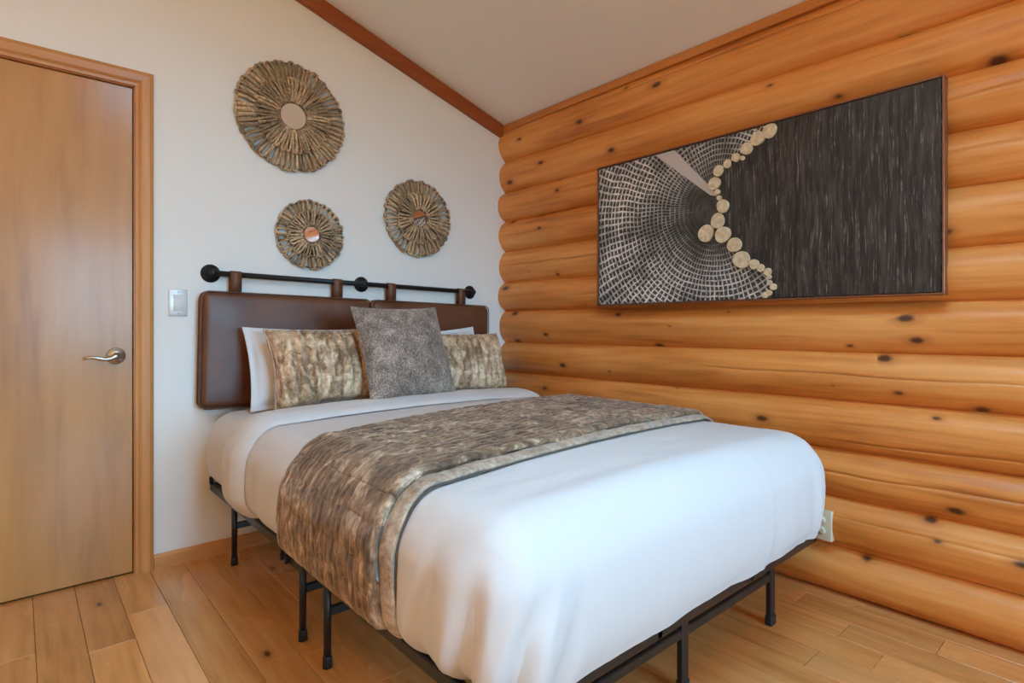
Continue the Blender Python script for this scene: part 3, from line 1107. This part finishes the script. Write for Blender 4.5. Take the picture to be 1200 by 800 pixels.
def lattice(step, ylo, yhi, faces):
    """points on the mattress box: arrays of positions and quads"""
    nx = int(round((QX1 - QX0) / step)) + 1
    ny = int(round((yhi - ylo) / step)) + 1
    nz = int(round((QZ1 - QZ0) / step)) + 1
    xs, ys, zs = np.linspace(QX0, QX1, nx), np.linspace(ylo, yhi, ny), np.linspace(QZ0, QZ1, nz)
    idx, V, F = {}, [], []

    def vid(i, j, k):
        key = (i, j, k)
        if key not in idx:
            idx[key] = len(V)
            V.append((xs[i], ys[j], zs[k]))
        return idx[key]
    if 'top' in faces:
        for i in range(nx - 1):
            for j in range(ny - 1):
                F.append((vid(i, j, nz - 1), vid(i + 1, j, nz - 1), vid(i + 1, j + 1, nz - 1), vid(i, j + 1, nz - 1)))
    for nm, i in (('left', 0), ('right', nx - 1)):
        for j in range(ny - 1):
            for k in range(nz - 1):
                q = (vid(i, j, k), vid(i, j, k + 1), vid(i, j + 1, k + 1), vid(i, j + 1, k))
                F.append(q if nm == 'left' else q[::-1])
    for nm, j in (('foot', 0), ('head', ny - 1)):
        if nm in faces:
            for i in range(nx - 1):
                for k in range(nz - 1):
                    q = (vid(i, j, k), vid(i + 1, j, k), vid(i + 1, j, k + 1), vid(i, j, k + 1))
                    F.append(q if nm == 'foot' else q[::-1])
    if 'bottom' in faces:
        for i in range(nx - 1):
            for j in range(ny - 1):
                F.append((vid(i, j, 0), vid(i, j + 1, 0), vid(i + 1, j + 1, 0), vid(i + 1, j, 0)))
    return np.array(V), F


def soften(P, h, head_round=True):
    """round the box edges, bulge the sides, then lift by h along the surface normal"""
    C = P.copy()
    C[:, 0] = np.clip(P[:, 0], QX0 + QR, QX1 - QR)
    C[:, 1] = np.clip(P[:, 1], QY0 + QR, QY1 - QR if head_round else 99)
    C[:, 2] = np.minimum(P[:, 2], QZ1 - QR)
    d = P - C
    ln = np.linalg.norm(d, axis=1, keepdims=True)
    N = d / np.maximum(ln, 1e-9)
    inner = ln[:, 0] < 1e-6
    N[inner] = (0, 0, -1)
    zt_ = np.clip((P[:, 2] - QZ0) / (QZ1 - QZ0), 0, 1)
    side = np.clip(1 - np.abs(N[:, 2]), 0, 1)
    tuck = 0.012 + 0.046 * np.abs(N[:, 0]) ** 2
    bul = side * (0.016 * np.sin(np.pi * np.clip(zt_ * 1.1, 0, 1)) - tuck * (1 - np.clip(zt_ / 0.28, 0, 1)) ** 2)
    top = np.clip(N[:, 2], 0, 1) ** 2
    u = np.clip(np.abs(C[:, 0] - qcx) / ((QX1 - QX0) / 2), 0, 1)
    crown = top * 0.020 * (1 - u ** 2)
    hh = h(P, N) if callable(h) else h
    out = C + N * (QR + bul + hh)[:, None]
    out[:, 2] += crown
    out[inner] = P[inner]
    return out, N


def mattress_h(P, N):
    return 0.0012 * fbm(P[:, 0] * 6, P[:, 1] * 14, P[:, 2] * 4, 21) - 0.006 * np.exp(-((P[:, 1] - 2.62) / 0.02) ** 2) * (1 - np.abs(N[:, 2])) * 0


V, F = lattice(0.02, QY0, QY1, ('top', 'foot', 'head', 'bottom'))
V, _ = soften(V, mattress_h)
mt = obj('mattress', (V - np.array((qcx, 1.78, QZ0)), F), M['cotton'], loc=(qcx, 1.78, QZ0))
tag(mt, 'thick mattress in a white fitted sheet on the black bed frame', 'mattress')


def coverlet_h(P, N):
    x, y, z = P[:, 0], P[:, 1], P[:, 2]
    side = np.clip(1 - np.abs(N[:, 2]), 0, 1)
    low = np.clip((QZ1 - z) / (QZ1 - QZ0), 0, 1)
    h = np.full(len(P), 0.012)
    # faint creases on top, running across
    h += 0.0022 * (1 - side) * fbm(x * 3, y * 11, 0, 31)
    # soft hanging folds on the sides
    lx = np.clip(-N[:, 0], 0, 1)
    h += lx * low ** 0.7 * 0.011 * fbm(y * 10 + z * 1.6, z * 1.3, 0, 33)
    fy = np.clip(-N[:, 1], 0, 1)
    h += fy * (0.003 * fbm(x * 9, z * 1.5, 0, 35) * low + 0.004 * np.exp(-((x - 1.63 - 0.05 * (z - 0.4)) / 0.012) ** 2) * low
               - 0.003 * np.exp(-((x - 1.90) / 0.010) ** 2) * low)
    # gathered cloth at the near foot corner: curved folds that sweep down to the corner
    cx, cy = QX0 + 0.10, QY0 + 0.10
    s = np.where(N[:, 1] < -0.02, 0.0, y - cy)            # along the side, away from the corner
    s2 = np.where(N[:, 0] < -0.02, 0.0, x - cx)           # along the foot
    ang = np.arctan2(-N[:, 1], -N[:, 0] + 1e-9)           # 0 on the side, 90 deg on the foot
    q = s - 0.16 * ang * 0.6 - s2
    wgt = np.exp(-(np.clip(s, 0, 9) / 0.16) ** 2) * np.exp(-(np.clip(s2, 0, 9) / 0.07) ** 2) * side * np.clip(low * 1.3 - 0.1, 0, 1)
    curve = q * 56 - (low ** 2) * 3.2 + 1.2 * vnoise(z * 7, q * 6, 0, 41)
    h += wgt * (0.017 * np.sin(curve) + 0.006 * np.sin(curve * 1.9 + 1) + 0.004 * fbm(q * 30, z * 5, 0, 47))
    # same, weaker, on the far foot corner
    cx2 = QX1 - 0.10
    s3 = np.where(N[:, 0] > 0.02, 0.0, cx2 - x)
    w2 = np.exp(-(np.clip(s3, 0, 9) / 0.10) ** 2) * fy * low
    h += w2 * 0.006 * np.sin((x - cx2) * 75 + z * 6)
    return h


YC = 2.345
V, F = lattice(0.0105, QY0, YC, ('top', 'foot'))
V, N_ = soften(V, coverlet_h, False)
V[:, 2] = np.where(V[:, 2] < 0.36, V[:, 2] + 0.006 * vnoise(V[:, 0] * 7, V[:, 1] * 7, 0, 44) + 0.003, V[:, 2])
cv = thing('coverlet', 'smooth white coverlet tucked round the bed with a turned-down edge', 'bedding', (qcx, 1.55, QZ0))
off = np.array((qcx, 1.55, QZ0))
o = obj('cloth', (V - off, F), M['cotton'], cv)


def strap_over(yf, yb_, off_fn, ns, nt, zl, zr, border=None):
    """cloth band laid across the bed: yf/yb_ give the front and back edge as functions of x"""
    ll, lt, lr = QZ1 - zl, QX1 - QX0, QZ1 - zr
    tot = ll + lt + lr
    S = np.linspace(0, tot, ns)
    T = np.linspace(0, 1, nt)
    SS, TT = np.meshgrid(S, T, indexing='ij')
    x = np.where(SS < ll, QX0, np.where(SS < ll + lt, QX0 + SS - ll, QX1))
    z = np.where(SS < ll, zl + SS, np.where(SS < ll + lt, QZ1, QZ1 - (SS - ll - lt)))
    xe = np.clip((SS - ll) / lt, -0.15, 1.15)
    y = yf(xe, z) + (yb_(xe, z) - yf(xe, z)) * TT
    P = np.stack([x.ravel(), y.ravel(), z.ravel()], 1)
    hh = off_fn(SS.ravel() - ll, TT.ravel(), P)
    out, N = soften(P, hh, False)
    return out, [tuple(reversed(f)) for f in grid_faces(ns, nt)], N


# turned-down cuff of the coverlet
def cuff_h(S, T, P):
    return 0.015 + 0.034 * np.clip(np.sin(np.pi * np.clip(T, 0, 1)), 0, 1) ** 0.5 + 0.0025 * fbm(S * 5, T * 4, 0, 51)


V, F, _ = strap_over(lambda xe, z: 2.120 + 0.0 * xe, lambda xe, z: 2.36 + 0.02 * xe, cuff_h, 210, 28, 0.350, 0.36)
o = obj('turned_down_cuff', (V - off, F), M['cotton'], cv)

# runner
YFr = lambda xe, z: 1.075 + 0.09 * np.clip(xe, 0, 1) - 0.03 * np.clip((QZ1 - z) / 0.3, 0, 1) * (xe < 0.1)
YBr = lambda xe, z: 1.680 + 0.22 * np.clip(xe, 0, 1) ** 0.9 + 0.03 * np.clip((QZ1 - z) / 0.3, 0, 1) * (xe < 0.1)


def runner_h(S, T, P, t0=0.0, t1=1.0, puff=1.0):
    ch = 0.029
    yy = T * 0.62
    wob = 0.006 * vnoise(S * 5, yy * 9, 0, 61)
    a = np.abs(np.sin(np.pi * (yy + wob) / ch)) ** 0.33
    b = np.abs(np.sin(np.pi * (S + 0.004 * vnoise(S * 3, yy * 20, 0, 63)) / 0.066)) ** 0.22
    body = 0.0100 * a + 0.0070 * b * a + 0.0018 * fbm(S * 22, yy * 30, 0, 65) * puff
    edge = np.clip(np.minimum(T - t0, t1 - T) / 0.02, 0, 1) ** 0.5
    return 0.0175 + 0.008 * edge + body


rn = thing('bed_runner', 'brown crushed velvet quilted runner lying across the white coverlet', 'bed runner', (qcx, 1.4, QZ1))
ro = np.array((qcx, 1.4, QZ1))
V, F, _ = strap_over(lambda xe, z: YFr(xe, z) + 0.045, YBr, lambda S, T, P: runner_h(S, T, P), 560, 210, 0.392, 0.41)
o = obj('quilted_panel', (V - ro, F), M['velvet'], rn)
md = o.modifiers.new('thickness', 'SOLIDIFY')
md.thickness = 0.010
md.offset = -1
V, F, _ = strap_over(YFr, lambda xe, z: YFr(xe, z) + 0.060, lambda S, T, P: 0.0175 + 0.006 * np.sin(np.pi * np.clip(T, 0.0, 1)) ** 0.6 + 0.002 * fbm(S * 25, T * 2, 0, 71), 300, 12, 0.386, 0.41)
o = obj('border_band', (V - ro, F), M['velvet_edge'], rn)
md = o.modifiers.new('thickness', 'SOLIDIFY')
md.thickness = 0.008
md.offset = -1
# dark piping along the front and back edges
for fn, dd in ((YFr, -0.002), (YBr, 0.002)):
    V, F, _ = strap_over(lambda xe, z: fn(xe, z) + dd, lambda xe, z: fn(xe, z) + dd + 0.001, lambda S, T, P: np.full(len(S), 0.0165), 120, 2, 0.39, 0.41)
    obj('piping', tube([v - ro for v in V[::2]], 0.0020, 6), M['piping'], rn)


# ------------------------------------------------------------------ pillows
def pillow_mesh(wd_, ht, th, pinch=0.05, n=56, disp=None, pw=0.5, flange=0.0):
    """two puffed faces sewn at the edge; local X wide, Z up (base at 0), front -Y"""
    u = np.linspace(-1, 1, n + 1)
    u = np.sign(u) * (1 - (1 - np.abs(u)) ** 1.25)
    U, W = np.meshgrid(u, u, indexing='ij')
    fx = 1 - pinch * (1 - W ** 2) * np.abs(U) ** 3
    fz = 1 - pinch * (1 - U ** 2) * np.abs(W) ** 3 * wd_ / ht * 0.8
    X = U * wd_ / 2 * fx
    Z = ht / 2 + W * ht / 2 * fz
    if flange:
        iu = np.clip(np.abs(U) * wd_ / (wd_ - 2 * flange), 0, 1)
        iw = np.clip(np.abs(W) * ht / (ht - 2 * flange), 0, 1)
    else:
        iu, iw = np.abs(U), np.abs(W)
    puff = (np.clip(1 - iu ** 2.4, 0, 1) ** pw) * (np.clip(1 - iw ** 2.4, 0, 1) ** pw)
    V, F = [], []
    m = n + 1
    for sgn in (-1, 1):
        Y = sgn * th / 2 * puff
        if disp is not None:
            Y = Y + sgn * disp(X, Z, U, W, puff) * np.clip(puff * 3, 0, 1)
        if flange:
            Y = Y + sgn * 0.003
        V.append(np.stack([X, Y, Z], -1).reshape(-1, 3))
    V = np.concatenate(V)
    f0 = grid_faces(m, m)
    F = [f for f in f0] + [tuple(m * m + i for i in reversed(f)) for f in f0]
    bm = bmesh.new()
    vv = [bm.verts.new(v) for v in V]
    for f in F:
        bm.faces.new([vv[i] for i in f])
    # sew the edges
    eds = [i * m + j for i in range(m) for j in range(m) if i in (0, n) or j in (0, n)]
    if flange:
        loop = [(i, 0) for i in range(n)] + [(n, j) for j in range(n)] + [(i, n) for i in range(n, 0, -1)] + [(0, j) for j in range(n, 0, -1)]
        q = [a * m + b for a, b in loop]
        for k in range(len(q)):
            l = (k + 1) % len(q)
            bm.faces.new((vv[q[k]], vv[q[l]], vv[m * m + q[l]], vv[m * m + q[k]]))
    else:
        bmesh.ops.remove_doubles(bm, verts=[vv[i] for i in eds] + [vv[m * m + i] for i in eds], dist=1e-5)
    per = []
    for (i, j) in [(i, 0) for i in range(n)] + [(n, j) for j in range(n)] + [(i, n) for i in range(n, 0, -1)] + [(0, j) for j in range(n, 0, -1)]:
        per.append((X[i, j], 0.0, Z[i, j]))
    return bm_out(bm), per


def white_disp(seed):
    return lambda X, Z, U, W, p: 0.006 * fbm(X * 9, Z * 9, 0, seed) + 0.003 * fbm(X * 25, Z * 8, 0, seed + 5)


def sham_disp(seed):
    def f(X, Z, U, W, p):
        ch = 0.047
        a = np.abs(np.sin(np.pi * (X + 0.012 * vnoise(X * 4, Z * 6, 0, seed)) / ch)) ** 0.4
        b = np.abs(np.sin(np.pi * (Z + 0.01 * vnoise(X * 8, Z * 4, 0, seed + 3)) / 0.085)) ** 0.4
        return 0.022 * a + 0.006 * b + 0.004 * fbm(X * 20, Z * 20, 0, seed + 9)
    return f


def pillow(name, label, cat, base, wd_, ht, th, lean, yaw=0, roll=0, mat='cotton', disp=None, pinch=0.05, pipe=None, group=None, flange=0.0, n=56, pw=0.5):
    t = thing(name, label, cat, base, group=group)
    t.rotation_euler = (Matrix.Rotation(R(yaw), 3, 'Z') @ Matrix.Rotation(R(-lean), 3, 'X') @ Matrix.Rotation(R(roll), 3, 'Y')).to_euler()
    vf, per = pillow_mesh(wd_, ht, th, pinch, n, disp, pw, flange)
    obj('cover', vf, M[mat], t)
    if pipe:
        obj('seam_piping', tube(per, 0.0035, 6, closed=True), M[pipe], t)
    return t


pillow('white_pillow', 'white bed pillow leaning on the headboard behind the left velvet pillow', 'pillow', (1.075, 2.545, 0.668), 0.66, 0.385, 0.15, 20,
       yaw=0, roll=0.5, disp=white_disp(81), pinch=0.05, group='white bed pillows', flange=0.025)
pillow('white_pillow', 'white bed pillow with one corner showing beside the log wall', 'pillow', (1.735, 2.56, 0.662), 0.66, 0.375, 0.15, 20,
       yaw=0, roll=-3.5, disp=white_disp(91), pinch=0.05, group='white bed pillows', flange=0.025)
pillow('velvet_pillow', 'beige crushed velvet quilted pillow left of the grey pillow', 'pillow', (1.085, 2.415, 0.682), 0.57, 0.365, 0.17, 20,
       yaw=1, roll=-0.5, mat='velvet_sham', disp=sham_disp(101), pinch=0.085, pipe='velvet_edge', group='crushed velvet pillows', n=90)
pillow('velvet_pillow', 'beige crushed velvet quilted pillow between the grey pillow and log wall', 'pillow', (1.795, 2.44, 0.670), 0.57, 0.345, 0.17, 18,
       yaw=-3, roll=0.5, mat='velvet_sham', disp=sham_disp(111), pinch=0.085, pipe='velvet_edge', group='crushed velvet pillows', n=90)
pillow('grey_pillow', 'square grey tweed throw pillow in front of the other pillows', 'pillow', (1.378, 2.245, 0.705), 0.465, 0.455, 0.16, 22,
       yaw=2, roll=-1, mat='tweed', disp=lambda X, Z, U, W, p: 0.003 * fbm(X * 10, Z * 10, 0, 121), pinch=0.07, pipe='tweed', n=64)

# ------------------------------------------------------------------ ground outside the windows
g = struct(obj('ground_outside', box(-30, 30, -60, YF - 0.6, -0.8, -0.7), plain('dry_ground', (0.16, 0.13, 0.08), 0.95, mott=0.3, mscale=0.6), smooth=False))

# ------------------------------------------------------------------ made-up lamp, out of view, added for warm fill light
lx_, ly_ = -0.95, -0.55
lz_ = ceil_z(lx_)
t = thing('added_fill_lamp', 'unseen round lamp on a short rod, added for warm fill light', 'lamp', (lx_, ly_, lz_))
obj('canopy', lathe([(0, 0.06), (0.06, 0.06), (0.06, -0.03), (0.045, -0.045), (0, -0.045)], 24, 'Z'), M['iron'], t)
obj('stem', tube([(0, 0, -0.03), (0, 0, -0.42)], 0.009, 10), M['iron'], t)
en = NB('warm_fill_glow')
em = en.new('ShaderNodeEmission')
em.inputs[0].default_value = (1.0, 0.46, 0.08, 1)
em.inputs[1].default_value = FILL_LAMP
en.link(em.outputs[0], en.out.inputs['Surface'])
pr = [(0.16 * math.sin(R(a)), -0.56 - 0.16 * math.cos(R(a))) for a in range(0, 181, 12)]
obj('globe', lathe(pr, 28, 'Z'), en.m, t)
